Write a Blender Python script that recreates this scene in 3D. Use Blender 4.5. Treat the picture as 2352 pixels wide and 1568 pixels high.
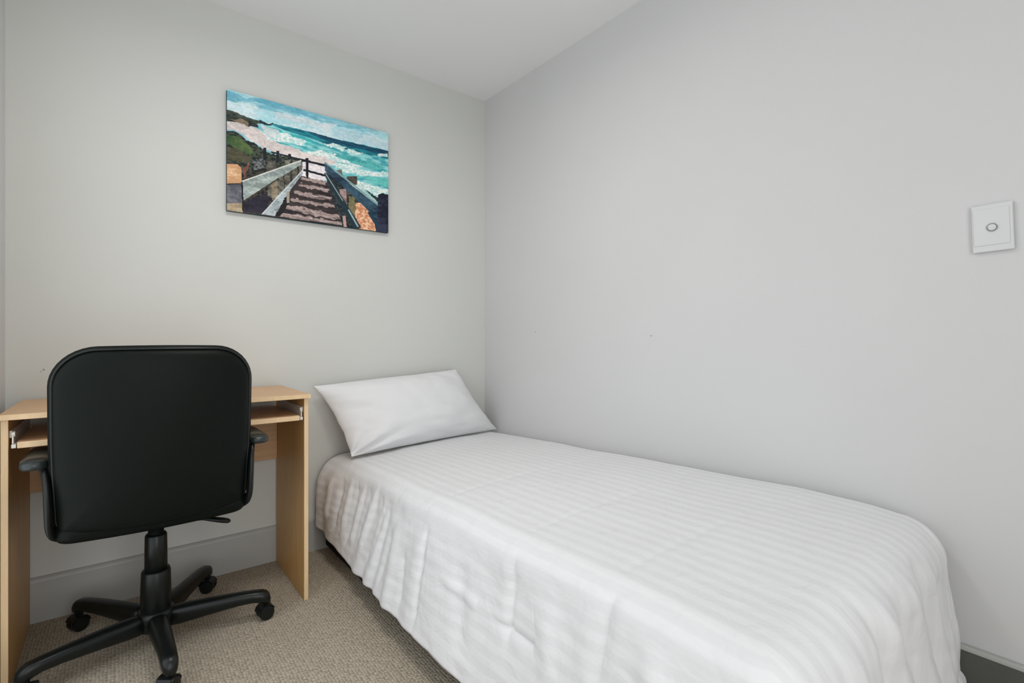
import bpy, bmesh, math, random
import numpy as np
from mathutils import Vector, Matrix, noise as mnoise

random.seed(4)
scene = bpy.context.scene
for o in list(bpy.data.objects):
    bpy.data.objects.remove(o)
COL = scene.collection

# ------------------------------------------------------------------ camera, world, light, exposure
cam_d = bpy.data.cameras.new('camera')
cam = bpy.data.objects.new('camera', cam_d)
COL.objects.link(cam)
cam.location = (-1.704, -2.405, 1.0)
cam.rotation_euler = (math.radians(90), 0, math.radians(-38.5))
cam_d.sensor_width = 36
cam_d.lens = 36 * 1133 / 2352
cam_d.shift_y = -9 / 2352
cam_d.clip_start = 0.02
scene.camera = cam

world = bpy.data.worlds.new('world')
scene.world = world
world.use_nodes = True
world.node_tree.nodes['Background'].inputs[0].default_value = (0.90, 0.95, 1.0, 1)
world.node_tree.nodes['Background'].inputs[1].default_value = 1.5

scene.view_settings.view_transform = 'Standard'
scene.view_settings.look = 'None'
scene.view_settings.gamma = 1
scene.view_settings.use_curve_mapping = False
scene.view_settings.exposure = 0.0


def area_light(name, loc, rot, size, size_y, power, colour):
    d = bpy.data.lights.new(name, 'AREA')
    d.shape = 'RECTANGLE'
    d.size = size
    d.size_y = size_y
    d.energy = power
    d.color = colour
    o = bpy.data.objects.new(name, d)
    o.location = loc
    o.rotation_euler = rot
    COL.objects.link(o)
    return o


# added fill light at an unseen window behind the camera
area_light('added_window_fill', (-1.45, -3.36, 1.10), (math.radians(90), 0, 0), 1.0, 2.0, 11, (1.0, 0.985, 0.955))
# added fill light from the left, at an unseen side window
area_light('added_side_fill', (-1.99, -1.25, 1.10), (math.radians(90), 0, math.radians(-90)), 1.4, 2.0, 1.4, (1.0, 0.985, 0.955))
# added overhead light at an unseen ceiling lamp
area_light('added_ceiling_fill', (-1.2, -1.10, 2.28), (0, 0, 0), 0.34, 0.34, 8.1, (1.0, 0.97, 0.92))


# ------------------------------------------------------------------ material helpers
def srgb(r, g, b):
    f = lambda c: (c / 255 / 12.92) if c / 255 <= 0.04045 else ((c / 255 + 0.055) / 1.055) ** 2.4
    return (f(r), f(g), f(b), 1)


def new_mat(name, base=(0.8, 0.8, 0.8, 1), rough=0.6, spec=0.5, metal=0.0):
    m = bpy.data.materials.new(name)
    m.use_nodes = True
    b = m.node_tree.nodes['Principled BSDF']
    b.inputs['Base Color'].default_value = base
    b.inputs['Roughness'].default_value = rough
    b.inputs['Specular IOR Level'].default_value = spec
    b.inputs['Metallic'].default_value = metal
    return m, m.node_tree, b


def add_noise_bump(nt, b, scale, strength, dist=0.001, coord='Object', detail=4, mapscale=None, extra=None):
    tc = nt.nodes.new('ShaderNodeTexCoord')
    mp = nt.nodes.new('ShaderNodeMapping')
    if mapscale:
        mp.inputs['Scale'].default_value = mapscale
    n = nt.nodes.new('ShaderNodeTexNoise')
    n.inputs['Scale'].default_value = scale
    n.inputs['Detail'].default_value = detail
    bp = nt.nodes.new('ShaderNodeBump')
    bp.inputs['Strength'].default_value = strength
    bp.inputs['Distance'].default_value = dist
    nt.links.new(tc.outputs[coord], mp.inputs['Vector'])
    nt.links.new(mp.outputs[0], n.inputs['Vector'])
    nt.links.new(n.outputs['Fac'], bp.inputs['Height'])
    nt.links.new(bp.outputs[0], b.inputs['Normal'])
    return n


def mix_noise_colour(nt, b, c1, c2, scale, mapscale=(1, 1, 1), detail=4, lo=0.35, hi=0.65, distortion=0.0):
    tc = nt.nodes.new('ShaderNodeTexCoord')
    mp = nt.nodes.new('ShaderNodeMapping')
    mp.inputs['Scale'].default_value = mapscale
    n = nt.nodes.new('ShaderNodeTexNoise')
    n.inputs['Scale'].default_value = scale
    n.inputs['Detail'].default_value = detail
    n.inputs['Distortion'].default_value = distortion
    r = nt.nodes.new('ShaderNodeValToRGB')
    r.color_ramp.elements[0].position = lo
    r.color_ramp.elements[1].position = hi
    r.color_ramp.elements[0].color = c1
    r.color_ramp.elements[1].color = c2
    nt.links.new(tc.outputs['Object'], mp.inputs['Vector'])
    nt.links.new(mp.outputs[0], n.inputs['Vector'])
    nt.links.new(n.outputs['Fac'], r.inputs['Fac'])
    nt.links.new(r.outputs['Color'], b.inputs['Base Color'])
    return r


# painted plaster: slightly mottled
def paint(name, c, spots=()):
    m, nt, b = new_mat(name, c, 0.72, 0.25)
    c2 = tuple(x * 0.975 for x in c[:3]) + (1,)
    r = mix_noise_colour(nt, b, c2, c, 1.4, detail=2)
    add_noise_bump(nt, b, 90, 0.12, 0.0008)
    last = r.outputs['Color']
    for (p, rad, colr) in spots:
        geo = nt.nodes.new('ShaderNodeNewGeometry')
        vd = nt.nodes.new('ShaderNodeVectorMath')
        vd.operation = 'DISTANCE'
        vd.inputs[1].default_value = p
        lt = nt.nodes.new('ShaderNodeMath')
        lt.operation = 'LESS_THAN'
        lt.inputs[1].default_value = rad
        mx = nt.nodes.new('ShaderNodeMixRGB')
        mx.inputs['Color2'].default_value = colr
        nt.links.new(geo.outputs['Position'], vd.inputs[0])
        nt.links.new(vd.outputs['Value'], lt.inputs[0])
        nt.links.new(lt.outputs[0], mx.inputs['Fac'])
        nt.links.new(last, mx.inputs['Color1'])
        nt.links.new(mx.outputs['Color'], b.inputs['Base Color'])
        last = mx.outputs['Color']
    return m


M = {}
MARK = srgb(150, 149, 144)
M['wall'] = paint('wall_paint', (0.66, 0.66, 0.65, 1))
M['wall_back'] = paint('back_wall_paint', (0.67, 0.675, 0.645, 1), [((-1.915, 0, 0.886), 0.003, MARK), ((-1.922, 0, 0.880), 0.002, MARK)])
M['wall_right'] = paint('right_wall_paint', (0.66, 0.66, 0.66, 1), [((0, -1.178, 1.007), 0.003, MARK), ((0, -0.46, 1.03), 0.003, MARK)])
M['ceiling'] = paint('ceiling_paint', (0.86, 0.86, 0.86, 1))
m, nt, b = new_mat('skirting_paint', (0.46, 0.46, 0.44, 1), 0.45, 0.4)
add_noise_bump(nt, b, 30, 0.1, 0.0006)
M['skirting'] = m
m, nt, b = new_mat('skirting_cap_paint', (0.50, 0.50, 0.48, 1), 0.45, 0.4)
add_noise_bump(nt, b, 30, 0.1, 0.0006)
M['skirting_cap'] = m
m, nt, b = new_mat('dark_grey_skirting_paint', (0.115, 0.118, 0.105, 1), 0.5, 0.3)
add_noise_bump(nt, b, 30, 0.1, 0.0006)
M['skirting_dark'] = m

# looped cord carpet: ribs along the room, loops along each rib
m, nt, b = new_mat('cord_carpet', (0.3, 0.26, 0.2, 1), 0.95, 0.1)
tc = nt.nodes.new('ShaderNodeTexCoord')
sx = nt.nodes.new('ShaderNodeSeparateXYZ')
nt.links.new(tc.outputs['Object'], sx.inputs[0])


def node_math(nt, op, a, c=None, clamp=False):
    n = nt.nodes.new('ShaderNodeMath')
    n.operation = op
    n.use_clamp = clamp
    for i, v in enumerate((a, c)):
        if v is None:
            continue
        if isinstance(v, (int, float)):
            n.inputs[i].default_value = v
        else:
            nt.links.new(v, n.inputs[i])
    return n.outputs[0]


nz = nt.nodes.new('ShaderNodeTexNoise')
nz.inputs['Scale'].default_value = 45
nt.links.new(tc.outputs['Object'], nz.inputs['Vector'])
cmb = nt.nodes.new('ShaderNodeCombineXYZ')
wob = node_math(nt, 'MULTIPLY', nz.outputs['Fac'], 0.005)
nt.links.new(node_math(nt, 'MULTIPLY', node_math(nt, 'ADD', sx.outputs[0], wob), 1 / 0.0090), cmb.inputs[0])
nt.links.new(node_math(nt, 'MULTIPLY', node_math(nt, 'ADD', sx.outputs[1], wob), 1 / 0.0075), cmb.inputs[1])
vor = nt.nodes.new('ShaderNodeTexVoronoi')
vor.voronoi_dimensions = '2D'
vor.inputs['Scale'].default_value = 1.0
vor.inputs['Randomness'].default_value = 0.42
nt.links.new(cmb.outputs[0], vor.inputs['Vector'])
sepc = nt.nodes.new('ShaderNodeSeparateColor')
nt.links.new(vor.outputs['Color'], sepc.inputs[0])
loop_h = node_math(nt, 'SUBTRACT', 0.9, node_math(nt, 'MULTIPLY', vor.outputs['Distance'], 1.5))
hh = node_math(nt, 'ADD', loop_h, node_math(nt, 'MULTIPLY', sepc.outputs[0], 0.35))
nf = nt.nodes.new('ShaderNodeTexNoise')
nf.inputs['Scale'].default_value = 260
nf.inputs['Detail'].default_value = 3
nt.links.new(tc.outputs['Object'], nf.inputs['Vector'])
h2 = node_math(nt, 'ADD', hh, node_math(nt, 'MULTIPLY', nf.outputs['Fac'], 0.5))
bp = nt.nodes.new('ShaderNodeBump')
bp.inputs['Strength'].default_value = 0.9
bp.inputs['Distance'].default_value = 0.002
nt.links.new(h2, bp.inputs['Height'])
nt.links.new(bp.outputs[0], b.inputs['Normal'])
cr = nt.nodes.new('ShaderNodeValToRGB')
cr.color_ramp.elements[0].position = 0.0
cr.color_ramp.elements[1].position = 1.0
cr.color_ramp.elements[0].color = (0.31, 0.262, 0.195, 1)
cr.color_ramp.elements[1].color = (0.60, 0.53, 0.43, 1)
nt.links.new(node_math(nt, 'SUBTRACT', h2, 0.35, True), cr.inputs['Fac'])
nt.links.new(cr.outputs['Color'], b.inputs['Base Color'])
M['carpet'] = m


def wood(name, dark, light, axis_scale):
    m, nt, b = new_mat(name, light, 0.42, 0.4)
    mix_noise_colour(nt, b, dark, light, 6, axis_scale, 5, 0.3, 0.7, 0.4)
    return m


M['beech_x'] = wood('beech_laminate_crosswise', (0.58, 0.35, 0.18, 1), (0.69, 0.44, 0.25, 1), (1, 14, 14))
M['beech_z'] = wood('beech_laminate_upright', (0.50, 0.27, 0.085, 1), (0.61, 0.345, 0.12, 1), (14, 14, 1))
M['beech_edge'] = wood('beech_edging', (0.76, 0.54, 0.31, 1), (0.84, 0.61, 0.37, 1), (10, 10, 1))
M['rail'] = new_mat('cream_metal_runner', (0.72, 0.68, 0.62, 1), 0.35, 0.5, 0.2)[0]

m, nt, b = new_mat('black_leatherette', (0.004, 0.0062, 0.0048, 1), 0.48, 0.12)
add_noise_bump(nt, b, 420, 0.35, 0.0006, detail=3)
M['leather'] = m
m, nt, b = new_mat('black_plastic', (0.006, 0.008, 0.0075, 1), 0.33, 0.35)
add_noise_bump(nt, b, 600, 0.12, 0.0003, detail=2)
M['plastic'] = m
M['plastic_pad'] = new_mat('dark_grey_green_plastic', (0.022, 0.030, 0.029, 1), 0.30, 0.5)[0]
M['dark_base'] = new_mat('black_bed_base_fabric', (0.012, 0.012, 0.013, 1), 0.9, 0.1)[0]
M['mattress'] = new_mat('mattress_ticking', (0.70, 0.70, 0.70, 1), 0.9, 0.1)[0]
M['white_plastic'] = new_mat('white_switch_plastic', (0.68, 0.685, 0.69, 1), 0.28, 0.5)[0]
M['canvas_edge'] = new_mat('canvas_edge', srgb(30, 60, 70), 0.7, 0.2)[0]

# white pillowcase
m, nt, b = new_mat('white_pillow_cotton', (0.80, 0.80, 0.81, 1), 0.85, 0.15)
b.inputs['Sheen Weight'].default_value = 0.15
add_noise_bump(nt, b, 14, 0.35, 0.006, detail=5)
M['pillow'] = m

# duvet: satin stripes from UV (U = cloth distance across the bed)
m, nt, b = new_mat('white_satin_stripe_cotton', (0.82, 0.82, 0.83, 1), 0.7, 0.25)
b.inputs['Sheen Weight'].default_value = 0.15
uv = nt.nodes.new('ShaderNodeUVMap')
sp = nt.nodes.new('ShaderNodeSeparateXYZ')
nt.links.new(uv.outputs[0], sp.inputs[0])
st = node_math(nt, 'SINE', node_math(nt, 'MULTIPLY', sp.outputs[0], 2 * math.pi / 0.040))
stp = node_math(nt, 'ADD', node_math(nt, 'MULTIPLY', st, 0.9), 0.5, True)
fine = nt.nodes.new('ShaderNodeTexNoise')
fine.inputs['Scale'].default_value = 30
fine.inputs['Detail'].default_value = 3
mpp = nt.nodes.new('ShaderNodeMapping')
mpp.inputs['Scale'].default_value = (9, 0.5, 1)
nt.links.new(uv.outputs[0], mpp.inputs['Vector'])
nt.links.new(mpp.outputs[0], fine.inputs['Vector'])
mx = nt.nodes.new('ShaderNodeMixRGB')
mx.inputs['Color1'].default_value = (0.735, 0.737, 0.745, 1)
mx.inputs['Color2'].default_value = (0.83, 0.83, 0.84, 1)
fac = node_math(nt, 'ADD', node_math(nt, 'MULTIPLY', stp, 0.50), node_math(nt, 'MULTIPLY', fine.outputs['Fac'], 0.55), True)
nt.links.new(fac, mx.inputs['Fac'])
nt.links.new(mx.outputs['Color'], b.inputs['Base Color'])
rr = node_math(nt, 'SUBTRACT', 0.78, node_math(nt, 'MULTIPLY', stp, 0.25))
nt.links.new(rr, b.inputs['Roughness'])
bn = nt.nodes.new('ShaderNodeTexNoise')
bn.inputs['Scale'].default_value = 11
bn.inputs['Detail'].default_value = 7
bn.inputs['Distortion'].default_value = 1.2
nt.links.new(uv.outputs[0], bn.inputs['Vector'])
bp = nt.nodes.new('ShaderNodeBump')
bp.inputs['Strength'].default_value = 0.5
bp.inputs['Distance'].default_value = 0.009
nt.links.new(node_math(nt, 'ADD', bn.outputs['Fac'], node_math(nt, 'MULTIPLY', stp, 0.06)), bp.inputs['Height'])
nt.links.new(bp.outputs[0], b.inputs['Normal'])
M['duvet'] = m


# ------------------------------------------------------------------ mesh helpers
def obj(name, bm, mat, parent=None, smooth=False, loc=(0, 0, 0), rot=(0, 0, 0), bevel=0, seg=2):
    if isinstance(bm, bmesh.types.BMesh):
        bmesh.ops.recalc_face_normals(bm, faces=bm.faces[:])
        me = bpy.data.meshes.new(name)
        bm.to_mesh(me)
        bm.free()
    else:
        me = bm
    for mm in (mat if isinstance(mat, (list, tuple)) else [mat]):
        me.materials.append(mm)
    if smooth:
        me.polygons.foreach_set('use_smooth', [True] * len(me.polygons))
    o = bpy.data.objects.new(name, me)
    COL.objects.link(o)
    o.location = loc
    o.rotation_euler = rot
    if parent:
        o.parent = parent
    if bevel:
        md = o.modifiers.new('bevel', 'BEVEL')
        md.width = bevel
        md.segments = seg
        md.limit_method = 'ANGLE'
        md.angle_limit = math.radians(40)
        md.harden_normals = False
    return o


def box(bm, x0, x1, y0, y1, z0, z1, mat=0):
    vs = [bm.verts.new((x, y, z)) for x in (x0, x1) for y in (y0, y1) for z in (z0, z1)]
    for f in ((0, 1, 3, 2), (4, 6, 7, 5), (0, 4, 5, 1), (2, 3, 7, 6), (0, 2, 6, 4), (1, 5, 7, 3)):
        bm.faces.new([vs[i] for i in f]).material_index = mat


def box_bm(*a):
    bm = bmesh.new()
    box(bm, *a)
    return bm


def thing(name, label, cat, loc=(0, 0, 0), rot=(0, 0, 0), group=None):
    o = bpy.data.objects.new(name, None)
    COL.objects.link(o)
    o.location = loc
    o.rotation_euler = rot
    tag(o, label, cat, group)
    return o


def tag(o, label, cat, group=None):
    o['label'] = label
    o['category'] = cat
    if group:
        o['group'] = group
    return o


def struct(name, bm, mat, parent=None, **k):
    o = obj(name, bm, mat, parent, **k)
    if not parent:
        o['kind'] = 'structure'
    return o


def ring_loft(bm, rings, cap_start=True, cap_end=True, mat=0):
    vr = [[bm.verts.new(p) for p in r] for r in rings]
    n = len(vr[0])
    for a, c in zip(vr[:-1], vr[1:]):
        for i in range(n):
            bm.faces.new((a[i], a[(i + 1) % n], c[(i + 1) % n], c[i])).material_index = mat
    if cap_start:
        bm.faces.new(vr[0][::-1]).material_index = mat
    if cap_end:
        bm.faces.new(vr[-1]).material_index = mat
    return vr


def lathe(bm, prof, n=32, centre=(0, 0, 0), axis='Z'):
    rings = []
    for r, z in prof:
        ring = []
        for i in range(n):
            a = 2 * math.pi * i / n
            p = (r * math.cos(a), r * math.sin(a), z)
            if axis == 'X':
                p = (p[2], p[0], p[1])
            elif axis == 'Y':
                p = (p[0], p[2], p[1])
            ring.append((p[0] + centre[0], p[1] + centre[1], p[2] + centre[2]))
        rings.append(ring)
    ring_loft(bm, rings)


def rrect(w, h, rt, rb, inset=0.0, n=10):
    """rounded rectangle in (x, z); corners ordered so that rings match"""
    hw, hh = w / 2 - inset, h / 2 - inset
    pts = []
    for (sx_, sz_, r, a0) in ((1, 1, rt, 0), (-1, 1, rt, 90), (-1, -1, rb, 180), (1, -1, rb, 270)):
        r = min(max(r - inset, 0.0015), hw - 0.0002, hh - 0.0002)
        cx, cz = sx_ * (hw - r), sz_ * (hh - r)
        for k in range(n + 1):
            a = math.radians(a0 + 90 * k / n)
            pts.append((cx + r * math.cos(a), cz + r * math.sin(a)))
    # subdivide the straight runs
    out = []
    L = len(pts)
    for i in range(L):
        p, q = pts[i], pts[(i + 1) % L]
        out.append(p)
        if (i + 1) % (n + 1) == 0:
            for k in range(1, 12):
                t = k / 12
                out.append((p[0] + (q[0] - p[0]) * t, p[1] + (q[1] - p[1]) * t))
    return out


def cushion(w, h, rt, rb, layers, warp):
    """layers: (inset, depth) rings from the back cap to the front cap"""
    bm = bmesh.new()
    rings = []
    for ins, dep in layers:
        rings.append([warp(x, dep, z) for x, z in rrect(w, h, rt, rb, ins)])
    ring_loft(bm, rings)
    return bm


def sweep(bm, pts, radii, n=12, up=(0, 0, 1), squash=1.0, cap=True):
    """round tube along pts; radii scalar or list; squash scales along 'up'"""
    P = [Vector(p) for p in pts]
    rings = []
    for i, p in enumerate(P):
        t = (P[min(i + 1, len(P) - 1)] - P[max(i - 1, 0)]).normalized()
        u = Vector(up)
        s = t.cross(u)
        if s.length < 1e-4:
            s = t.cross(Vector((0, 1, 0)))
        s.normalize()
        v = s.cross(t).normalized()
        r = radii[i] if isinstance(radii, (list, tuple)) else radii
        if isinstance(r, (list, tuple)):
            ra, rb_ = r
        else:
            ra, rb_ = r, r * squash
        rings.append([p + s * (ra * math.cos(2 * math.pi * k / n)) + v * (rb_ * math.sin(2 * math.pi * k / n)) for k in range(n)])
    ring_loft(bm, rings, cap, cap)


def smoothstep(a, c, x):
    t = min(1, max(0, (x - a) / (c - a)))
    return t * t * (3 - 2 * t)


# ------------------------------------------------------------------ room shell
XL, YF, ZC = -2.011, -3.40, 2.408
struct('floor', box_bm(XL - 0.1, 0.1, YF - 0.1, 0.1, -0.1, 0), M['carpet'])
struct('ceiling', box_bm(XL - 0.1, 0.1, YF - 0.1, 0.1, ZC, ZC + 0.1), M['ceiling'])
struct('wall_back', box_bm(XL - 0.1, 0.1, 0, 0.1, 0, ZC), M['wall_back'])
struct('wall_right', box_bm(0, 0.1, YF, 0, 0, ZC), M['wall_right'])
bm = bmesh.new()
box(bm, XL - 0.1, XL, -0.52, 0, 0, ZC)
box(bm, XL - 0.1, XL, YF, -1.98, 0, ZC)
box(bm, XL - 0.1, XL, -1.98, -0.52, 0, 0.06)
box(bm, XL - 0.1, XL, -1.98, -0.52, 2.14, ZC)
struct('wall_left', bm, M['wall'])
win2 = bpy.data.objects.new('added_window_2', None)  # added window, unseen left of the frame, to even the light
COL.objects.link(win2)
win2['kind'] = 'structure'
bm = bmesh.new()
for a in ((-1.98, -1.94, 0.06, 2.14), (-0.56, -0.52, 0.06, 2.14), (-1.98, -0.52, 0.06, 0.10), (-1.98, -0.52, 2.10, 2.14), (-1.27, -1.23, 0.06, 2.14)):
    box(bm, XL - 0.07, XL - 0.03, a[0], a[1], a[2], a[3])
obj('added_window_frame', bm, M['white_plastic'], win2)
bm = bmesh.new()
wx0, wx1, wz0, wz1 = -1.97, -0.93, 0.06, 2.14
box(bm, XL - 0.1, wx0, YF - 0.1, YF, 0, ZC)
box(bm, wx1, 0.1, YF - 0.1, YF, 0, ZC)
box(bm, wx0, wx1, YF - 0.1, YF, 0, wz0)
box(bm, wx0, wx1, YF - 0.1, YF, wz1, ZC)
struct('wall_front', bm, M['wall'])
win = bpy.data.objects.new('added_window_1', None)  # added window behind the camera, tall to bring fill light in low
COL.objects.link(win)
win.location = (0, 0, 0)
win['kind'] = 'structure'
bm = bmesh.new()
for a in ((wx0, wx0 + 0.04, wz0, wz1), (wx1 - 0.04, wx1, wz0, wz1), (wx0, wx1, wz0, wz0 + 0.04), (wx0, wx1, wz1 - 0.04, wz1),
          ((wx0 + wx1) / 2 - 0.02, (wx0 + wx1) / 2 + 0.02, wz0, wz1)):
    box(bm, a[0], a[1], YF - 0.07, YF - 0.03, a[2], a[3])
obj('added_window_frame', bm, M['white_plastic'], win)


def skirting(name, prof_h, a, c, axis):
    """board with a rounded top lip; a..c along axis, standing on the wall face"""
    bm = bmesh.new()
    h = prof_h
    prof = [(0, 0), (0.014, 0), (0.014, h - 0.016), (0.012, h - 0.008), (0.007, h - 0.002), (0, h)]
    rings = []
    for t in (a, c):
        if axis == 'back':
            rings.append([(t, -p, z) for p, z in prof])
        elif axis == 'right':
            rings.append([(-p, t, z) for p, z in prof])
        else:
            rings.append([(XL + p, t, z) for p, z in prof])
    ring_loft(bm, rings)
    return struct(name, bm, M['skirting'])


skirting('baseboard_back', 0.157, XL, 0, 'back')
skirting('baseboard_left', 0.157, -0.52, -0.015, 'left')
bm = bmesh.new()
box(bm, -0.012, 0, YF, -0.015, 0, 0.200)
box(bm, -0.016, 0, YF, -0.015, 0.200, 0.213, 1)
o = struct('baseboard_right', bm, [M['skirting_dark'], M['skirting_cap']], bevel=0.003)

# ------------------------------------------------------------------ added ceiling lamp for even light, unseen above the frame
lamp = thing('added_ceiling_lamp', 'added round white flush ceiling lamp, out of view', 'ceiling lamp', (-1.2, -1.10, ZC))
bm = bmesh.new()
lathe(bm, [(0.19, 0), (0.19, -0.02), (0.17, -0.03), (0.10, -0.03)], 40)
obj('added_lamp_base', bm, M['white_plastic'], lamp, True)
m, nt, b = new_mat('added_lamp_glass', (0.9, 0.9, 0.88, 1), 0.3)
b.inputs['Emission Color'].default_value = (1, 0.97, 0.92, 1)
b.inputs['Emission Strength'].default_value = 2.0
bm = bmesh.new()
lathe(bm, [(0.168, -0.03), (0.165, -0.05), (0.14, -0.075), (0.09, -0.09), (0.02, -0.097)], 40)
obj('added_lamp_shade', bm, m, lamp, True)

# ------------------------------------------------------------------ canvas print
ZK = 4.1256
PT = [(130, 90), (1658, 532), (1655, 1452), (130, 1262)]      # TL TR BR BL in the enlarged view of the print


def homography(src, dst):
    A = []
    for (x, y), (u, v) in zip(src, dst):
        A.append([x, y, 1, 0, 0, 0, -u * x, -u * y, -u])
        A.append([0, 0, 0, x, y, 1, -v * x, -v * y, -v])
    return np.linalg.svd(np.array(A, float))[2][-1].reshape(3, 3)


def value_noise(w, h, cx, cy, seed):
    rs = np.random.RandomState(seed)
    g = rs.rand(cy + 3, cx + 3)
    X = np.linspace(0, cx, w)
    Y = np.linspace(0, cy, h)
    xi = np.floor(X).astype(int)
    yi = np.floor(Y).astype(int)
    fx = X - xi
    fy = Y - yi
    fx = (fx * fx * (3 - 2 * fx))[None, :]
    fy = (fy * fy * (3 - 2 * fy))[:, None]
    a = g[np.ix_(yi, xi)]
    b_ = g[np.ix_(yi, xi + 1)]
    c = g[np.ix_(yi + 1, xi)]
    d = g[np.ix_(yi + 1, xi + 1)]
    return (a * (1 - fx) + b_ * fx) * (1 - fy) + (c * (1 - fx) + d * fx) * fy


def paint_print(W, H):
    Hm = homography([(0, 0), (1, 0), (1, 1), (0, 1)], PT)
    U, V = np.meshgrid((np.arange(W) + 0.5) / W, (np.arange(H) + 0.5) / H)
    q = Hm @ np.stack([U.ravel(), V.ravel(), np.ones(U.size)])
    X = (q[0] / q[2]).reshape(H, W)
    Y = (q[1] / q[2]).reshape(H, W)
    n1 = value_noise(W, H, 9, 16, 1)
    n2 = value_noise(W, H, 30, 46, 2)
    n3 = value_noise(W, H, 90, 90, 3)
    ns = value_noise(W, H, 22, 90, 4)
    grain = 0.45 * n1 + 0.3 * n2 + 0.25 * n3
    Xw = X + 22 * (n2 - 0.5) + 10 * (n3 - 0.5)
    Yw = Y + 22 * (value_noise(W, H, 28, 40, 7) - 0.5) + 10 * (value_noise(W, H, 80, 80, 8) - 0.5)
    ew = np.clip(np.minimum(np.minimum(U, 1 - U), np.minimum(V, 1 - V)) / 0.03, 0, 1)
    Xw = X + (Xw - X) * ew
    Yw = Y + (Yw - Y) * ew
    img = np.zeros((H, W, 3))

    def lin(c):
        return np.array(srgb(*c)[:3])

    def inside(poly, x, y):
        m_ = np.zeros(x.shape, bool)
        j = len(poly) - 1
        for i in range(len(poly)):
            xi, yi = poly[i]
            xj, yj = poly[j]
            if yi != yj:
                c = ((yi > y) != (yj > y)) & (x < (xj - xi) * (y - yi) / (yj - yi) + xi)
                m_ ^= c
            j = i
        return m_

    def fill(poly, c1, c2=None, rough=True, mod=None, soft=1.0):
        msk = inside(poly, Xw if rough else X, Yw if rough else Y)
        t = (grain if mod is None else mod)
        t = np.clip((t - 0.5) * 2.6 + 0.5, 0, 1)[..., None]
        c = lin(c1) * (1 - t) + lin(c2 if c2 else c1) * t
        img[msk] = (img * (1 - soft) + c * soft)[msk]

    def line(p, q_, w, c, w2=None, c2=None, rough=False):
        w2 = w if w2 is None else w2
        dx, dy = q_[0] - p[0], q_[1] - p[1]
        L = math.hypot(dx, dy)
        nx, ny = -dy / L, dx / L
        fill([(p[0] + nx * w, p[1] + ny * w), (q_[0] + nx * w2, q_[1] + ny * w2),
              (q_[0] - nx * w2, q_[1] - ny * w2), (p[0] - nx * w, p[1] - ny * w)], c, c2, rough)

    big = (-100, 2000)
    # sky
    fill([(-50, 0), (1800, 0), (1800, 1600), (-50, 1600)], (118, 182, 198), (172, 214, 220), mod=0.6 * n1 + 0.4 * ns)
    fill([(110, 200), (330, 235), (520, 300), (900, 380), (1250, 470), (1660, 600), (1660, 700), (1000, 540), (560, 430), (110, 290)], (166, 212, 220), (206, 224, 228))
    fill([(110, 95), (320, 180), (500, 190), (780, 262), (1000, 385), (820, 350), (560, 268), (380, 225), (110, 195)], (98, 168, 190), (128, 186, 202))
    fill([(190, 90), (330, 150), (480, 175), (800, 255), (1250, 400), (1660, 530), (1660, 430), (800, 200)], (178, 206, 210), (205, 212, 208))
    fill([(1150, 350), (1330, 400), (1660, 560), (1500, 500), (1250, 430)], (128, 176, 190), (160, 200, 208))
    fill([(560, 300), (760, 360), (1000, 420), (1200, 440), (1100, 490), (800, 420), (600, 370)], (190, 212, 218), (214, 222, 226))
    fill([(1180, 470), (1660, 600), (1660, 690), (1150, 560)], (170, 204, 214), (196, 216, 222))
    # sea
    sea = [(540, 430), (800, 478), (1150, 578), (1658, 696), (1658, 1180), (1250, 1000), (1100, 800), (850, 740), (480, 620), (420, 520)]
    fill(sea, (60, 160, 170), (140, 206, 206), mod=0.5 * ns + 0.5 * n2)
    fill([(540, 425), (800, 478), (1150, 575), (1658, 694), (1658, 770), (1150, 650), (900, 560), (700, 500)], (22, 92, 112), (30, 130, 142), False, mod=ns)
    fill([(900, 500), (1150, 575), (1658, 694), (1658, 735), (1150, 612), (950, 540)], (16, 60, 88), (24, 84, 108), False, mod=ns)
    fill([(560, 480), (760, 520), (1000, 620), (880, 640), (640, 560)], (60, 176, 178), (120, 206, 204), mod=ns)
    for poly in ([(480, 520), (700, 520), (900, 600), (880, 640), (650, 610), (500, 570)],
                 [(1060, 620), (1180, 620), (1270, 660), (1240, 690), (1120, 660)],
                 [(1250, 690), (1340, 680), (1430, 720), (1330, 740)],
                 [(1560, 720), (1650, 720), (1650, 750), (1580, 745)],
                 [(880, 690), (1060, 690), (1290, 770), (1480, 820), (1380, 850), (1150, 790), (950, 740)],
                 [(1120, 800), (1300, 830), (1500, 880), (1658, 900), (1658, 935), (1450, 930), (1250, 890)],
                 [(1330, 960), (1658, 1050), (1658, 1180), (1560, 1120), (1380, 1010)]):
        fill(poly, (176, 214, 212), (226, 232, 228), mod=n3)
    fill([(1380, 930), (1658, 950), (1658, 1030), (1560, 1010)], (70, 172, 168), (110, 196, 190))
    fill([(1150, 730), (1280, 740), (1480, 790), (1640, 850), (1560, 870), (1300, 800)], (40, 140, 146), (90, 180, 176))
    fill([(110, 980), (1670, 1185), (1670, 1500), (110, 1500)], (24, 26, 30), (60, 54, 52), False)
    # beach
    fill([(110, 395), (300, 430), (460, 500), (520, 570), (700, 640), (900, 700), (1080, 760), (1180, 800), (1100, 850), (860, 800), (640, 720), (480, 660), (380, 600), (280, 520), (110, 480)], (196, 186, 184), (224, 212, 208))
    fill([(460, 440), (640, 500), (620, 560), (520, 560)], (190, 206, 208), (220, 222, 220))
    # headland
    fill([(110, 285), (230, 320), (420, 395), (590, 432), (560, 452), (430, 425), (450, 470), (380, 462), (250, 430), (110, 395)], (24, 40, 40), (78, 84, 70))
    fill([(150, 385), (260, 385), (330, 410), (340, 450), (250, 432)], (120, 104, 84), (150, 128, 106))
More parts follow.
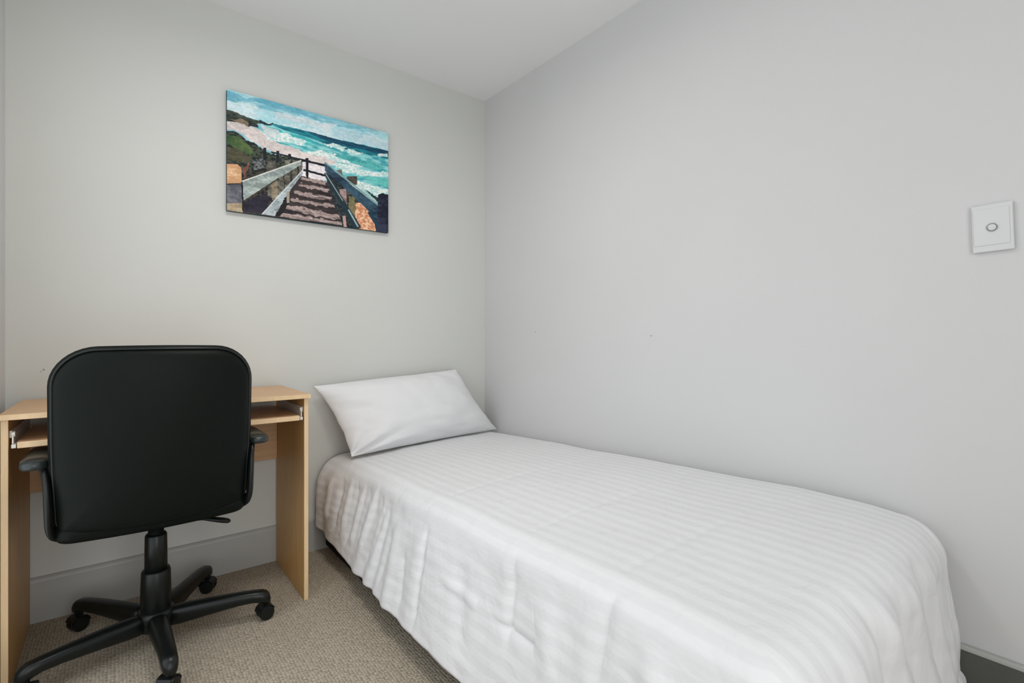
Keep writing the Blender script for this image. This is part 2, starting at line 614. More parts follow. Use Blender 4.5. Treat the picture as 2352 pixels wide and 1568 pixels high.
    # dune
    fill([(110, 490), (240, 520), (340, 590), (480, 665), (560, 720), (740, 745), (880, 785), (880, 880), (620, 1000), (360, 920), (110, 830)], (20, 28, 30), (66, 74, 60), mod=n3)
    fill([(110, 520), (260, 560), (390, 680), (400, 740), (300, 700), (110, 600)], (44, 74, 40), (84, 104, 60))
    fill([(110, 640), (260, 680), (380, 760), (330, 800), (110, 780)], (34, 44, 34), (80, 76, 56))
    fill([(380, 770), (500, 770), (520, 850), (400, 880)], (44, 48, 54), (110, 112, 112), mod=n3)
    # area below the rail on the left
    fill([(270, 900), (850, 800), (870, 900), (640, 1300), (280, 1262)], (16, 20, 22), (62, 58, 50), mod=n3)
    fill([(300, 1180), (560, 1080), (520, 1290), (300, 1270)], (22, 20, 34), (44, 40, 56))
    # far fence
    for x_, t_, b_y in ((500, 660, 780), (625, 690, 800), (740, 720, 830), (905, 760, 960)):
        line((x_, t_), (x_, b_y), 14, (20, 26, 36))
    line((560, 700), (900, 790), 8, (28, 34, 44))
    # viewing platform
    fill([(860, 790), (1075, 830), (1075, 1000), (860, 940)], (206, 198, 204), (232, 224, 226))
    line((820, 770), (1080, 830), 11, (18, 22, 30))
    line((870, 870), (1075, 925), 10, (18, 22, 30))
    line((905, 760), (908, 950), 12, (18, 22, 30))
    line((850, 940), (1080, 1005), 14, (34, 36, 46))
    # posts in a row on the left
    for x_, t_, b_y, w_ in ((565, 780, 1130, 44), (655, 930, 1110, 28), (722, 770, 1180, 26), (785, 780, 1020, 22), (840, 820, 960, 16)):
        line((x_, t_), (x_, b_y), w_, (70, 68, 62), None, (128, 124, 110), True)
    line((590, 960), (600, 1160), 30, (108, 96, 78), None, (150, 138, 116))
    # stairs
    fill([(850, 930), (1090, 990), (1240, 1410), (620, 1310), (780, 1020)], (36, 30, 34), (64, 54, 54))
    treads = [((850, 945), (1085, 1000), 22), ((830, 1010), (1110, 1065), 22), ((780, 1085), (1130, 1140), 26),
              ((740, 1150), (1170, 1215), 24), ((700, 1225), (1210, 1315), 34), ((640, 1290), (1240, 1385), 30)]
    for i_, (p_, q_, w_) in enumerate(treads):
        line(p_, q_, w_ * 0.7, (98 + 6 * i_, 82 + 6 * i_, 80 + 6 * i_), None, (176, 156, 150), True)
        line((p_[0], p_[1] - w_ * 0.15), (q_[0], q_[1] - w_ * 0.15), 4, (196, 180, 176), None, (120, 100, 100), True)
    # left rails
    fill([(270, 985), (560, 880), (850, 780), (850, 822), (640, 950), (285, 1180)], (128, 140, 138), (182, 192, 188), False)
    line((285, 1180), (640, 950), 7, (60, 54, 46))
    line((272, 985), (850, 782), 6, (206, 206, 198))
    fill([(470, 1300), (620, 1120), (860, 880), (865, 910), (740, 1070), (600, 1310)], (112, 124, 130), (176, 186, 190), False)
    line((470, 1300), (860, 880), 5, (200, 202, 204))
    fill([(600, 1310), (740, 1070), (735, 1180), (650, 1310)], (24, 24, 26))
    line((725, 1075), (725, 1185), 14, (160, 150, 136))
    fill([(120, 1255), (1670, 1440), (1670, 1500), (120, 1300)], (24, 26, 30), (60, 54, 52), False)
    # front left post
    fill([(120, 812), (230, 818), (272, 850), (275, 1005), (120, 1010)], (196, 150, 110), (226, 190, 150), False)
    fill([(120, 1010), (278, 1005), (285, 1190), (120, 1195)], (82, 82, 92), (122, 120, 128), False)
    fill([(120, 1195), (285, 1190), (285, 1300), (120, 1300)], (150, 134, 110), (180, 162, 134), False)
    line((278, 985), (290, 1262), 8, (22, 24, 30))
    line((130, 1010), (278, 1005), 6, (40, 36, 40))
    fill([(275, 860), (350, 800), (330, 880), (300, 960)], (110, 70, 60), (150, 100, 84), True)
    # right rails
    fill([(1080, 800), (1240, 930), (1658, 1180), (1655, 1452), (1240, 1410), (1090, 990)], (22, 32, 40), (52, 60, 62), mod=n3)
    line((1205, 870), (1215, 950), 26, (104, 104, 96))
    line((1325, 930), (1325, 1100), 48, (52, 48, 46), None, (96, 88, 78))
    line((1240, 1050), (1250, 1200), 30, (120, 94, 90), None, (168, 142, 138))
    fill([(1250, 1000), (1400, 1010), (1590, 1200), (1560, 1230)], (140, 186, 180), (200, 216, 210))
    fill([(1340, 1180), (1420, 1180), (1545, 1340), (1540, 1446), (1360, 1420)], (198, 132, 96), (232, 186, 152), True, mod=n3)
    fill([(1290, 1110), (1350, 1130), (1370, 1400), (1300, 1300)], (88, 84, 62), (124, 116, 84))
    fill([(1070, 800), (1240, 950), (1560, 1200), (1560, 1330), (1330, 1110), (1120, 920), (1075, 880)], (28, 48, 66), (58, 88, 106), False)
    line((1075, 800), (1560, 1190), 7, (126, 160, 164))
    line((1075, 900), (1380, 1420), 15, (30, 50, 58), 34)
    line((1080, 905), (1240, 1160), 4, (150, 160, 160))
    line((1290, 1240), (1380, 1400), 7, (150, 170, 174))
    line((1250, 1300), (1262, 1405), 14, (180, 150, 140))
    fill([(1565, 1100), (1600, 1085), (1660, 1100), (1660, 1460), (1548, 1452)], (20, 24, 40), (52, 56, 78), False)
    line((1480, 1260), (1560, 1390), 16, (30, 60, 80))
    # overall painterly contrast
    img *= (0.86 + 0.28 * (0.5 * n3 + 0.5 * ns))[..., None]
    return np.clip(img * 1.12, 0, 0.95)


cx0, cx1, cz0, cz1, cy_ = -1.349, -0.622, 1.538, 2.051, -0.022
W_, H_ = 368, 260
img = paint_print(W_, H_)
canvas = thing('canvas_print', 'unframed canvas print of a wooden boardwalk down to a turquoise sea', 'picture', ((cx0 + cx1) / 2, 0, (cz0 + cz1) / 2))
hw, hh_ = (cx1 - cx0) / 2, (cz1 - cz0) / 2
# stretched canvas body
bm = bmesh.new()
box(bm, -hw, hw, cy_ + 0.0005, -0.002, -hh_, hh_)
obj('canvas_body', bm, M['canvas_edge'], canvas, bevel=0.002)
xs = np.linspace(-hw, hw, W_ + 1)
zs = np.linspace(hh_, -hh_, H_ + 1)
GX, GZ = np.meshgrid(xs, zs)
verts = np.stack([GX.ravel(), np.full(GX.size, cy_), GZ.ravel()], 1)
idx = np.arange((W_ + 1) * (H_ + 1)).reshape(H_ + 1, W_ + 1)
faces = np.stack([idx[:-1, :-1].ravel(), idx[1:, :-1].ravel(), idx[1:, 1:].ravel(), idx[:-1, 1:].ravel()], 1)
me = bpy.data.meshes.new('canvas_face')
me.from_pydata(verts.tolist(), [], faces.tolist())
ca = me.color_attributes.new('print', 'FLOAT_COLOR', 'CORNER')
cols = np.ones((H_ * W_, 4, 4), np.float32)
cols[:, :, :3] = img.reshape(-1, 1, 3)
ca.data.foreach_set('color', cols.ravel())
m, nt, b = new_mat('painted_canvas', (1, 1, 1, 1), 0.6, 0.25)
at = nt.nodes.new('ShaderNodeVertexColor')
at.layer_name = 'print'
nt.links.new(at.outputs['Color'], b.inputs['Base Color'])
obj('printed_face', me, m, canvas)

# ------------------------------------------------------------------ light switch
sw = thing('light_switch', 'white rectangular light switch with one round rocker on the right wall', 'light switch',
           (0, -2.189, 1.273), (math.radians(-1.8), 0, 0))
bm = bmesh.new()
box(bm, -0.011, 0, -0.0375, 0.0375, -0.059, 0.059)
obj('switch_plate', bm, M['white_plastic'], sw, bevel=0.0025, seg=3)
bm = bmesh.new()
box(bm, -0.0130, -0.010, -0.031, 0.0345, -0.043, 0.048)
obj('cover_plate', bm, M['white_plastic'], sw, bevel=0.0012)
bm = bmesh.new()
lathe(bm, [(0.0108, -0.0128), (0.0108, -0.0145), (0.0100, -0.0152), (0.0090, -0.0145), (0.0088, -0.0130)], 32, axis='X')
obj('rocker_bezel', bm, new_mat('switch_bezel_grey', (0.42, 0.42, 0.43, 1), 0.35)[0], sw, True)
bm = bmesh.new()
lathe(bm, [(0.0082, -0.0125), (0.0082, -0.0155), (0.0065, -0.0168), (0.002, -0.0172)], 32, axis='X')
obj('rocker', bm, M['white_plastic'], sw, True)

# ------------------------------------------------------------------ desk
dxl, dxr = -1.964, -1.139       # outer faces of the side panels
dyb, dyf = -0.016, -0.445
dtop = 0.785
desk = thing('computer_desk', 'small beech laminate computer desk with a keyboard tray, against the back wall', 'desk',
             ((dxl + dxr) / 2, (dyb + dyf) / 2, 0))
ox, oy = (dxl + dxr) / 2, (dyb + dyf) / 2


def dbox(name, x0, x1, y0, y1, z0, z1, mat, edge=None, parent=desk, bevel=0.0015):
    """box relative to the desk; the front face (and only it) gets the edging band"""
    bm = bmesh.new()
    box(bm, x0 - ox, x1 - ox, y0 - oy, y1 - oy, z0, z1)
    if edge:
        bm.normal_update()
        fy = min(v.co.y for v in bm.verts)
        for f in bm.faces:
            if abs(f.calc_center_median().y - fy) < 1e-5:
                f.material_index = 1
    return obj(name, bm, [mat, edge] if edge else mat, parent, bevel=bevel)


dbox('desktop', dxl - 0.004, dxr + 0.006, dyf - 0.012, dyb, dtop - 0.016, dtop, M['beech_x'], M['beech_edge'])
for xa in (dxl, dxr - 0.016):
    dbox('side_panel', xa, xa + 0.016, dyf, dyb, 0.0, dtop - 0.016, M['beech_z'], M['beech_edge'])
dbox('modesty_panel', dxl + 0.016, dxr - 0.016, dyb - 0.017, dyb - 0.001, 0.462, 0.694, M['beech_x'])
tray = dbox('keyboard_tray', dxl + 0.034, dxr - 0.034, dyf - 0.008, dyf + 0.33, 0.688, 0.706, M['beech_x'], M['beech_edge'])
for s, xa in ((1, dxl + 0.016), (-1, dxr - 0.016)):
    bm = bmesh.new()
    # fixed channel on the panel, moving channel on the tray, roller at the front
    x_in = xa + s * 0.006
    box(bm, *sorted((xa - ox, x_in - ox)), dyf + 0.015 - oy, dyf + 0.34 - oy, 0.716, 0.736)
    box(bm, *sorted((x_in - ox, x_in + s * 0.004 - ox)), dyf + 0.005 - oy, dyf + 0.33 - oy, 0.700, 0.722)
    box(bm, *sorted((x_in - ox, x_in + s * 0.010 - ox)), dyf - 0.006 - oy, dyf + 0.32 - oy, 0.689, 0.700)
    lathe(bm, [(0.002, -0.004), (0.008, -0.004), (0.008, 0.004), (0.002, 0.004)], 16, (x_in + s * 0.003 - ox, dyf + 0.012 - oy, 0.727), 'X')
    obj('tray_runner', bm, M['rail'], desk, bevel=0.001)

# ------------------------------------------------------------------ office chair
CX, CY = -1.610, -0.400
chair = thing('office_chair', 'black padded swivel office chair with armrests, seen from behind at the desk', 'chair', (CX, CY, 0))

BZ0, BZ1 = 0.462, 0.972
BW, BH = 0.492, BZ1 - BZ0
BC = (BZ0 + BZ1) / 2


def back_warp(x, dep, z):
    """dep: towards the seat is positive"""
    zz = z / (BH / 2)
    taper = 1.0 - 0.030 * max(0, -zz) ** 1.5
    bow = -0.016 * max(0, 1 - (x / 0.25) ** 2) * max(0, -zz) + 0.006 * (1 - (x / 0.25) ** 2) * max(0, zz)
    y = -0.235 + dep + 0.045 * (x / 0.246) ** 2 - 0.030 * zz - 0.010 * (1 - zz * zz)
    return (x * taper, y, BC + z + bow)


front_layers = [(0.06, 0.004), (0.02, 0.002), (0.006, 0.004), (0.0, 0.012), (0.0, 0.028), (0.004, 0.042), (0.014, 0.054), (0.035, 0.063), (0.08, 0.068), (0.14, 0.070), (0.2, 0.071), (0.235, 0.071)]
back = obj('backrest', cushion(BW, BH, 0.105, 0.035, front_layers, back_warp), M['leather'], chair, True)
rear_layers = [(0.225, -0.022), (0.17, -0.0218), (0.11, -0.021), (0.07, -0.019), (0.045, -0.0165), (0.03, -0.013), (0.020, -0.008), (0.014, -0.002), (0.0125, 0.006), (0.016, 0.012)]
obj('rear_panel', cushion(BW, BH, 0.108, 0.035, rear_layers, lambda x, dep, z: back_warp(x * 1.012, dep, z - 0.012 * min(1, max(0, 0.5 - z / BH)))), M['leather'], back, True)
# piping round the back edge
bm = bmesh.new()
loop = [Vector(back_warp(x, 0.001, z)) for x, z in rrect(BW, BH, 0.105, 0.035, 0.0095, 10)]
rings = []
for i, p in enumerate(loop):
    t = (loop[(i + 1) % len(loop)] - loop[i - 1]).normalized()
    s_ = t.cross(Vector((0, 1, 0))).normalized()
    v_ = s_.cross(t)
    rings.append([bm.verts.new(p + s_ * 0.0035 * math.cos(a) + v_ * 0.0035 * math.sin(a)) for a in [2 * math.pi * k / 8 for k in range(8)]])
for i in range(len(rings)):
    a, c = rings[i], rings[(i + 1) % len(rings)]
    for k in range(8):
        bm.faces.new((a[k], a[(k + 1) % 8], c[(k + 1) % 8], c[k]))
obj('piping', bm, M['plastic'], back, True)

# seat cushion
seat_layers = [(0.2, 0.0), (0.05, 0.0), (0.012, 0.006), (0.002, 0.02), (0.0, 0.04), (0.006, 0.062), (0.02, 0.078), (0.05, 0.088), (0.12, 0.093), (0.2, 0.094)]


def seat_warp(x, dep, z):
    yy = z                       # rrect's second axis becomes depth
    drop = -0.03 * smoothstep(0.12, 0.25, yy)
    return (x, yy + 0.045, 0.425 + dep + drop - 0.010 * (1 - (x / 0.25) ** 2))


obj('seat', cushion(0.485, 0.455, 0.09, 0.05, seat_layers, seat_warp), M['leather'], chair, True)
# mechanism plate and back bracket
bm = bmesh.new()
box(bm, -0.10, 0.10, -0.10, 0.10, 0.405, 0.428)
box(bm, -0.04, 0.04, -0.05, 0.08, 0.388, 0.41)
mech = obj('tilt_mechanism', bm, M['plastic'], chair, bevel=0.006)
bm = bmesh.new()
sweep(bm, [(0, -0.05, 0.412), (0, -0.12, 0.425), (0, -0.165, 0.450), (0, -0.180, 0.50), (0, -0.18, 0.62)],
      [(0.035, 0.008)] * 5, 12, up=(0, 1, 1))
obj('back_bracket', bm, M['plastic'], chair, True)
# lever
bm = bmesh.new()
sweep(bm, [(0.04, -0.02, 0.385), (0.10, -0.02, 0.382), (0.135, -0.02, 0.378)], 0.005, 10)
sweep(bm, [(0.128, -0.02, 0.378), (0.140, -0.02, 0.376), (0.16, -0.02, 0.370), (0.19, -0.021, 0.360), (0.205, -0.022, 0.355), (0.212, -0.022, 0.353)],
      [(0.006, 0.004), (0.011, 0.006), (0.014, 0.008), (0.0145, 0.009), (0.012, 0.008), (0.005, 0.004)], 14)
obj('height_lever', bm, M['plastic'], chair, True)
# column: stacked sleeves
bm = bmesh.new()
lathe(bm, [(0.022, 0.23), (0.022, 0.392)], 28)
lathe(bm, [(0.026, 0.225), (0.0315, 0.226), (0.0315, 0.30), (0.0305, 0.350), (0.027, 0.356), (0.021, 0.356)], 32)
lathe(bm, [(0.038, 0.09), (0.0420, 0.095), (0.0420, 0.18), (0.0405, 0.232), (0.038, 0.238), (0.030, 0.238)], 36)
obj('gas_lift', bm, M['plastic'], chair, True)
# hub
bm = bmesh.new()
lathe(bm, [(0.03, 0.046), (0.050, 0.050), (0.054, 0.06), (0.054, 0.096), (0.050, 0.106), (0.042, 0.112), (0.02, 0.114)], 36)
hub = obj('base_hub', bm, M['plastic'], chair, True)
# five legs, each with a caster
LEGR = 0.315
for ang in (-15, 57, 129, 201, 273):
    a = math.radians(ang)
    R = Matrix.Rotation(a, 3, 'Z')
    bm = bmesh.new()
    rings = []
    prof = [(0.030, 0.046, 0.104, 0.029), (0.07, 0.046, 0.108, 0.0285), (0.15, 0.056, 0.110, 0.0265), (0.24, 0.066, 0.109, 0.0235), (0.285, 0.067, 0.107, 0.0225),
            (0.315, 0.060, 0.104, 0.0215), (0.328, 0.056, 0.098, 0.0190), (0.336, 0.055, 0.088, 0.0150), (0.340, 0.056, 0.074, 0.008)]
    for r_, zb, zt, w in prof:
        ring = []
        for k in range(16):
            th = 2 * math.pi * k / 16
            c_, s_ = math.cos(th), math.sin(th)
            px = math.copysign(abs(c_) ** 0.75, c_) * w
            pz = (zb + zt) / 2 + math.copysign(abs(s_) ** 0.75, s_) * (zt - zb) / 2
            ring.append(tuple(R @ Vector((r_, px, pz))))
        rings.append(ring)
    ring_loft(bm, rings)
    leg = obj('leg', bm, M['plastic'], chair, True)
    # caster: stem, hood and twin wheels swivelled a little
    cb = bmesh.new()
    lathe(cb, [(0.007, 0.045), (0.007, 0.066)], 12)
    for sgn in (-1, 1):
        prof_w = [(0.006, 0.002), (0.0235, 0.003), (0.025, 0.006), (0.025, 0.018), (0.0225, 0.0225), (0.010, 0.0240), (0.004, 0.024)]
        lathe(cb, [(r_, sgn * x_) for r_, x_ in prof_w], 28, (0, -0.008, 0.0252), 'X')
    # hood: arc shell over the wheels
    hood = []
    for k in range(9):
        th = math.radians(8 + 150 * k / 8)
        rr_ = 0.0285
        hood.append((rr_ * math.cos(th), rr_ * math.sin(th)))
    for (h0, h1) in zip(hood[:-1], hood[1:]):
        vs = []
        for (hy, hz), sc in ((h0, 1), (h1, 1), (h1, 0.90), (h0, 0.90)):
            for xx in (-0.021, 0.021):
                vs.append(cb.verts.new((xx, -0.008 + hy * sc, 0.0252 + hz * sc)))
        for f in ((0, 1, 3, 2), (2, 3, 5, 4), (4, 5, 7, 6), (6, 7, 1, 0), (0, 2, 4, 6), (1, 7, 5, 3)):
            cb.faces.new([vs[i] for i in f])
    bmesh.ops.remove_doubles(cb, verts=cb.verts[:], dist=1e-6)
    p = R @ Vector((LEGR, 0, 0))
    swv = {-15: 100, 57: 60, 129: -60, 201: -10, 273: -40}[ang]
    cst = obj('caster', cb, M['plastic'], leg, False, loc=p, rot=(0, 0, math.radians(swv)))
    md = cst.modifiers.new('edge', 'EDGE_SPLIT')
    md.split_angle = math.radians(40)
    for pl in cst.data.polygons:
        pl.use_smooth = True

# armrests: pad plus loop-shaped support
for s in (-1, 1):
    bm = bmesh.new()
    pts = [(s * 0.205, 0.09, 0.425), (s * 0.235, 0.10, 0.432), (s * 0.246, 0.09, 0.47), (s * 0.250, 0.055, 0.56), (s * 0.256, 0.00, 0.632),
           (s * 0.262, -0.07, 0.645), (s * 0.258, -0.140, 0.640), (s * 0.249, -0.176, 0.605), (s * 0.246, -0.182, 0.54), (s * 0.244, -0.170, 0.478),
           (s * 0.232, -0.145, 0.452), (s * 0.205, -0.12, 0.440)]
    P = [Vector(p) for p in pts]
    fine_pts = []
    for i in range(len(P) - 1):
        p0, p1, p2, p3 = P[max(i - 1, 0)], P[i], P[i + 1], P[min(i + 2, len(P) - 1)]
        for k in range(5):
            t = k / 5
            fine_pts.append(0.5 * ((2 * p1) + (-p0 + p2) * t + (2 * p0 - 5 * p1 + 4 * p2 - p3) * t * t + (-p0 + 3 * p1 - 3 * p2 + p3) * t ** 3))
    fine_pts.append(P[-1])
    sweep(bm, fine_pts, [(0.019, 0.009)] * len(fine_pts), 12, up=(1, 0, 0.001))
    arm = obj('armrest', bm, M['plastic'], chair, True)
    bm = bmesh.new()
    prof = [(-0.185, 0.006, 0.004), (-0.180, 0.020, 0.010), (-0.165, 0.029, 0.015), (-0.13, 0.032, 0.017), (0.0, 0.030, 0.017), (0.05, 0.028, 0.015), (0.07, 0.020, 0.011), (0.078, 0.006, 0.004)]
    rings = []
    for y_, w, h in prof:
        ring = []
        for k in range(20):
            th = 2 * math.pi * k / 20
            c_, s_ = math.cos(th), math.sin(th)
            ring.append((s * 0.275 + math.copysign(abs(c_) ** 0.7, c_) * w, y_, 0.656 + math.copysign(abs(s_) ** 0.7, s_) * h))
        rings.append(ring)
    ring_loft(bm, rings)
    obj('arm_pad', bm, M['plastic_pad'], arm, True)

# ------------------------------------------------------------------ bed
bed = thing('single_bed', 'single bed with a black base on short legs, under a white duvet', 'bed', (-0.46, -1.04, 0))
bx, by = -0.46, -1.04
bm = bmesh.new()
box(bm, -0.952 - bx, -0.05 - bx, -2.02 - by, -0.06 - by, 0.032, 0.14)
box(bm, -0.90 - bx, -0.05 - bx, -2.01 - by, -0.06 - by, 0.138, 0.215)
obj('bed_base', bm, M['dark_base'], bed, bevel=0.008)
for lx in (-0.90, -0.10):
    for ly in (-1.95, -0.11):
        bm = bmesh.new()
        lathe(bm, [(0.022, 0.0), (0.026, 0.003), (0.026, 0.028), (0.030, 0.034)], 20, (lx - bx, ly - by, 0))
        obj('leg', bm, M['plastic'], bed, True)
obj('mattress', box_bm(-0.880 - bx, -0.055 - bx, -2.03 - by, -0.05 - by, 0.216, 0.395), M['mattress'], bed, bevel=0.04, seg=5)


def interp(y, tab):
    if y >= tab[0][0]:
        return tab[0][1]
    for (a, va), (c, vc) in zip(tab[:-1], tab[1:]):
        if c <= y <= a:
            t = (y - a) / (c - a)
            return va + (vc - va) * t
    return tab[-1][1]


ZLt = [(0, 0.428), (-0.3, 0.442), (-0.8, 0.458), (-1.4, 0.47), (-1.85, 0.482), (-2.1, 0.475)]
ZRt = [(0, 0.452), (-0.2, 0.462), (-0.7, 0.486), (-1.19, 0.506), (-1.5, 0.518), (-1.75, 0.526), (-1.95, 0.522), (-2.1, 0.508)]


def fbm(x, y, z=0.0, o=4):
    return mnoise.fractal(Vector((x, y, z)), 1.0, 2.0, o)


def ztop(x, y):
    w = min(1, max(0, (x + 0.88) / 0.84))
    base = interp(y, ZLt) * (1 - w) + interp(y, ZRt) * w
    return base + 0.006 * fbm(x * 2.6, y * 2.2, 3.3, 3) + 0.010 * math.sin(math.pi * w)


def seg_dist(px, py, a, c):
    ax, ay = a
    dx, dy = c[0] - ax, c[1] - ay
    t = max(0, min(1, ((px - ax) * dx + (py - ay) * dy) / (dx * dx + dy * dy)))
    qx, qy = ax + dx * t, ay + dy * t
    cr_ = dx * (py - ay) - dy * (px - ax)
    return math.hypot(px - qx, py - qy), (1 if cr_ > 0 else -1), t


# creases on the hanging side in (y, d) cloth coordinates: p0, p1, width, amplitude
SIDE = [((-1.00, 0.10), (-1.03, 0.42), 0.011, -0.012), ((-0.965, 0.10), (-0.98, 0.46), 0.03, 0.006),
        ((-1.425, 0.06), (-1.440, 0.30), 0.013, -0.008), ((-1.39, 0.04), (-1.41, 0.30), 0.032, 0.005),
        ((-1.742, 0.035), (-1.728, 0.34), 0.013, -0.010), ((-1.690, 0.04), (-1.70, 0.36), 0.036, 0.005),
        ((-1.34, 0.245), (-1.78, 0.235), 0.009, -0.009), ((-1.76, 0.24), (-2.0, 0.30), 0.010, -0.009), ((-1.10, 0.22), (-1.42, 0.25), 0.012, 0.005),
        ((-0.80, 0.12), (-0.83, 0.48), 0.034, 0.017), ((-0.76, 0.16), (-0.75, 0.42), 0.016, -0.012), ((-0.88, 0.2), (-0.92, 0.42), 0.016, -0.008),
        ((-0.28, 0.10), (-0.26, 0.38), 0.014, -0.010), ((-0.35, 0.09), (-0.33, 0.36), 0.012, 0.012), ((-0.40, 0.08), (-0.37, 0.40), 0.012, -0.012),
        ((-0.46, 0.08), (-0.42, 0.38), 0.013, 0.013), ((-0.52, 0.07), (-0.47, 0.34), 0.011, -0.011), ((-0.58, 0.06), (-0.53, 0.36), 0.012, 0.012),
        ((-0.64, 0.08), (-0.60, 0.40), 0.012, -0.011), ((-0.70, 0.10), (-0.67, 0.40), 0.014, 0.010), ((-0.20, 0.12), (-0.19, 0.36), 0.014, 0.010),
        ((-1.20, 0.15), (-1.28, 0.40), 0.03, -0.006), ((-1.55, 0.12), (-1.62, 0.40), 0.03, 0.008), ((-1.85, 0.08), (-1.88, 0.42), 0.03, 0.012)]
# creases on the hanging foot in (x, d)
FOOT = [((-0.62, 0.02), (-0.50, 0.42), 0.022, -0.016), ((-0.56, 0.05), (-0.44, 0.42), 0.026, 0.014), ((-0.48, 0.06), (-0.36, 0.42), 0.020, -0.013),
        ((-0.40, 0.08), (-0.30, 0.42), 0.024, 0.010), ((-0.30, 0.10), (-0.22, 0.42), 0.018, -0.012), ((-0.24, 0.12), (-0.18, 0.42), 0.02, 0.010),
        ((-0.74, 0.02), (-0.66, 0.42), 0.026, 0.014), ((-0.16, 0.18), (-0.12, 0.42), 0.016, -0.008),
        ((-0.085, 0.02), (-0.080, 0.42), 0.010, -0.022)]

x_in0, x_in1 = -0.845, -0.072       # flat zone of the duvet
y_in0, y_in1 = -2.012, -0.030
LL, LF, LW = 0.435, 0.47, 0.34
NU, NV = 230, 420
u0, u1 = x_in0 - LL, x_in1 + LW
v0, v1 = y_in0 - LF, y_in1
verts, uvs = [], []
for j in range(NV + 1):
    v = v1 + (v0 - v1) * j / NV
    for i in range(NU + 1):
        u = u0 + (u1 - u0) * i / NU
        px = min(max(u, x_in0), x_in1)
        py = max(v, y_in0)
        du, dv = u - px, v - py
        dist = math.hypot(du, dv)
        z0 = ztop(px, py)
        if dist < 1e-6:
            # flat top; shallow fold lines of the packed duvet
            z = z0
            for (yy, am) in ((-1.01, 0.003), (-1.425, 0.003), (-1.74, 0.0035)):
                z -= am * math.exp(-((v - yy - 0.02 * math.sin(6 * u)) / 0.012) ** 2) * (0.4 + 0.6 * smoothstep(-0.1, -0.8, u))
            verts.append((px, py, z))
            uvs.append((u, v))
            continue
        nx, ny = du / dist, dv / dist
        left = nx * nx if nx < 0 else 0
        wall = nx * nx if nx > 0 else 0
        foot = ny * ny
        d = (abs(du) ** 5 + abs(dv) ** 5) ** 0.2
        hp = smoothstep(-0.50, -0.05, py)
        rl = 0.068 + 0.060 * hp
        r = left * rl + foot * 0.095 + wall * 0.050
        hem_out = left * (0.148 + 0.012 * math.sin(py * 5.0)) + foot * 0.125 + wall * 0.052
        rest_l = max(0.05, 0.45 - math.pi * r / 2)
        sphi = max(0.0, min(0.6, (hem_out - r) / rest_l))
        cphi = math.sqrt(1 - sphi * sphi)
        a = math.pi * r / 2
        if d < a:
            out, drop = r * math.sin(d / r), r * (1 - math.cos(d / r))
        else:
            out, drop = r + (d - a) * sphi, r + (d - a) * cphi
        g = smoothstep(0.02, 0.16, d)
        disp = 0
        if wall == 0 or foot > 0.2:
            disp += 0.010 * g * fbm(px * 3 + nx * 1.2, py * 3.2 + ny * 1.2, d * 4, 4)
        if left > 0.5:
            for p0, p1, wd, am in SIDE:
                if abs(py - p0[0]) < 0.2:
                    ds, sg, t = seg_dist(py, d, p0, p1)
                    fade = smoothstep(0.0, 0.25, t) * (1 - smoothstep(0.75, 1.0, t) * 0.8)
                    disp += 1.05 * am * fade * math.exp(-(ds / wd) ** 2) * left * (1 if foot < 0.01 else 0.5)
            disp += g * 0.006 * math.sin(py * 38 + 3 * math.sin(py * 9)) * smoothstep(-0.95, -0.7, py) * smoothstep(0.04, 0.2, d)
        if foot > 0.3:
            for p0, p1, wd, am in FOOT:
                ds, sg, t = seg_dist(px, d, p0, p1)
                disp += am * math.exp(-(ds / wd) ** 2) * foot * smoothstep(0.0, 0.16, d)
        if left > 0 and foot > 0:
            th = math.atan2(-ny, -nx)
            disp += 0.030 * smoothstep(0.05, 0.45, d) * math.sin(th * 8)
        if wall > 0 and foot > 0:
            th = math.atan2(-ny, nx)
            disp += 0.020 * smoothstep(0.05, 0.3, d) * math.sin(th * 2) * foot
        X = px + nx * (out + disp)
        Y = py + ny * (out + disp)
        X = min(X, -0.019)
        zz = z0 - drop * (1 - 0.10 * hp * left)
        zz += 0.022 * left * smoothstep(-1.3, -0.6, py) * smoothstep(0.2, 0.43, d)
        # fine hem irregularity
        zz += 0.010 * fbm(px * 4, py * 4, 9, 2) * smoothstep(0.25, 0.45, d)
        # keep the hem just above the carpet
        zz = max(zz, 0.035 + 0.004 * fbm(px * 9, py * 9, 1, 2))
        verts.append((X, Y, zz))
        uvs.append((u, v))
faces = []
for j in range(NV):
    for i in range(NU):
        a = j * (NU + 1) + i
        faces.append((a, a + 1, a + NU + 2, a + NU + 1))
me = bpy.data.meshes.new('duvet')
me.from_pydata([(x + 0.46, y + 1.04, z) for x, y, z in verts], [], faces)
ul = me.uv_layers.new(name='UVMap')
li = np.zeros(len(me.loops), np.int32)
me.loops.foreach_get('vertex_index', li)
ul.data.foreach_set('uv', np.array(uvs, np.float32)[li].ravel())
duvet = obj('duvet', me, M['duvet'], None, True, loc=(-0.46, -1.04, 0))
tag(duvet, 'white satin-striped duvet draped over the single bed', 'duvet')
md = duvet.modifiers.new('thickness', 'SOLIDIFY')
md.thickness = 0.010
md.offset = -1

# ------------------------------------------------------------------ pillow
TL_, TR_, BR_, BL_ = Vector((-1.000, -0.050, 0.776)), Vector((-0.235, -0.055, 0.822)), Vector((-0.022, -0.150, 0.478)), Vector((-0.885, -0.215, 0.462))
NP = 56
pc = (TL_ + TR_ + BR_ + BL_) / 4
ex = ((TR_ + BR_) - (TL_ + BL_)).normalized()
ez = ((TR_ + TL_) - (BR_ + BL_)).normalized()
nrm = ex.cross(ez).normalized()
if nrm.y > 0:
    nrm = -nrm


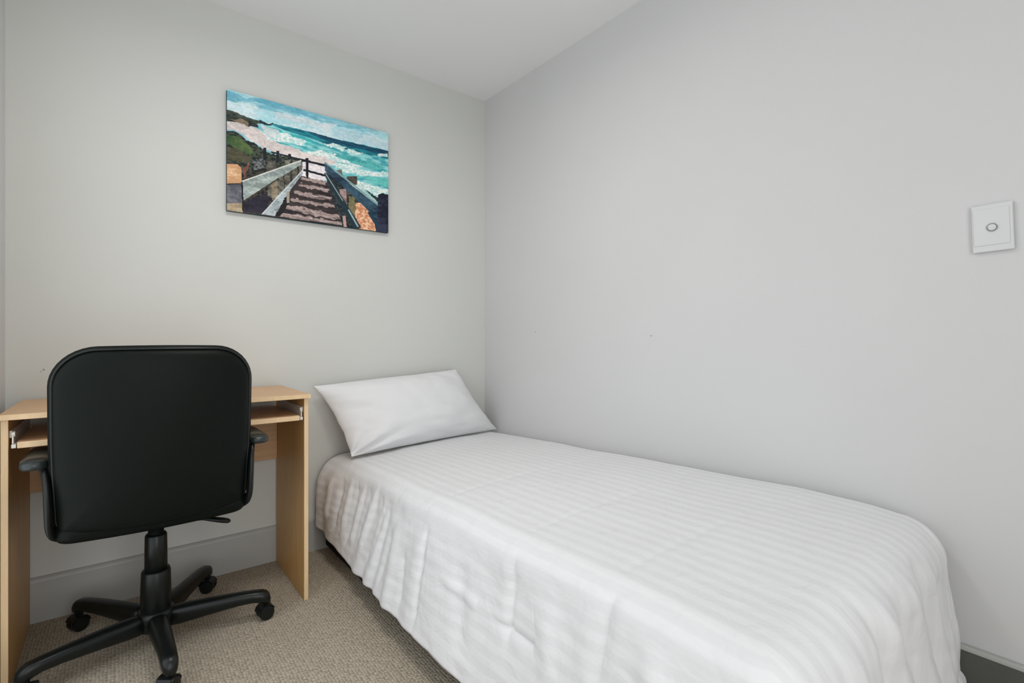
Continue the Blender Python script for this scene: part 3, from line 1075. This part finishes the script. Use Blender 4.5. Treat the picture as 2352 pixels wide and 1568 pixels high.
def pillow_pt(a, c, side):
    # pinched outline
    aa = a * (1 - 0.050 * (1 - c * c)) + 0.012 * fbm(a * 1.5, c * 3.5, 7, 3)
    cc = c * (1 - (0.012 if c > 0 else 0.03) * (1 - a * a)) + 0.010 * fbm(a * 2.5, c * 1.5, 2, 2)
    s, t = (aa + 1) / 2, (cc + 1) / 2
    p = (BL_ * (1 - s) + BR_ * s) * (1 - t) + (TL_ * (1 - s) + TR_ * s) * t
    prof = ((1 - abs(a) ** 2.6) * (1 - abs(c) ** 2.6))
    prof = max(prof, 0) ** 0.62
    T = (0.105 if side > 0 else 0.040) * prof
    if side > 0:
        q = min(1, prof * 3)
        T += 0.011 * q * fbm(a * 2.2, c * 2.2, 5, 4)
        # tension creases running out of the lower left corner and along the left end
        for ang_, am in ((18, 0.004), (34, -0.004), (50, 0.005), (66, -0.005), (80, 0.004)):
            dx, dy = a + 1.02, c + 1.02
            rad = math.hypot(dx, dy)
            th = math.degrees(math.atan2(dy, dx))
            T += am * 2.2 * math.exp(-((th - ang_) / 5.5) ** 2) * smoothstep(0.04, 0.2, rad) * (1 - smoothstep(0.5, 1.0, rad))
    return p + nrm * (T * side)


bm = bmesh.new()
grid = {}
for side in (1, -1):
    for j in range(NP + 1):
        for i in range(NP + 1):
            a = -1 + 2 * i / NP
            c = -1 + 2 * j / NP
            a = math.sin(a * math.pi / 2)
            c = math.sin(c * math.pi / 2)
            edge = i in (0, NP) or j in (0, NP)
            if side == -1 and edge:
                grid[(side, i, j)] = grid[(1, i, j)]
            else:
                p = pillow_pt(a, c, side)
                p.y = min(p.y, -0.006)
                grid[(side, i, j)] = bm.verts.new(p - pc)
for side in (1, -1):
    for j in range(NP):
        for i in range(NP):
            f = [grid[(side, i, j)], grid[(side, i + 1, j)], grid[(side, i + 1, j + 1)], grid[(side, i, j + 1)]]
            bm.faces.new(f if side > 0 else f[::-1])
pil = obj('pillow', bm, M['pillow'], None, True, loc=pc)
tag(pil, 'plain white pillow leaning on the back wall at the head of the bed', 'pillow')
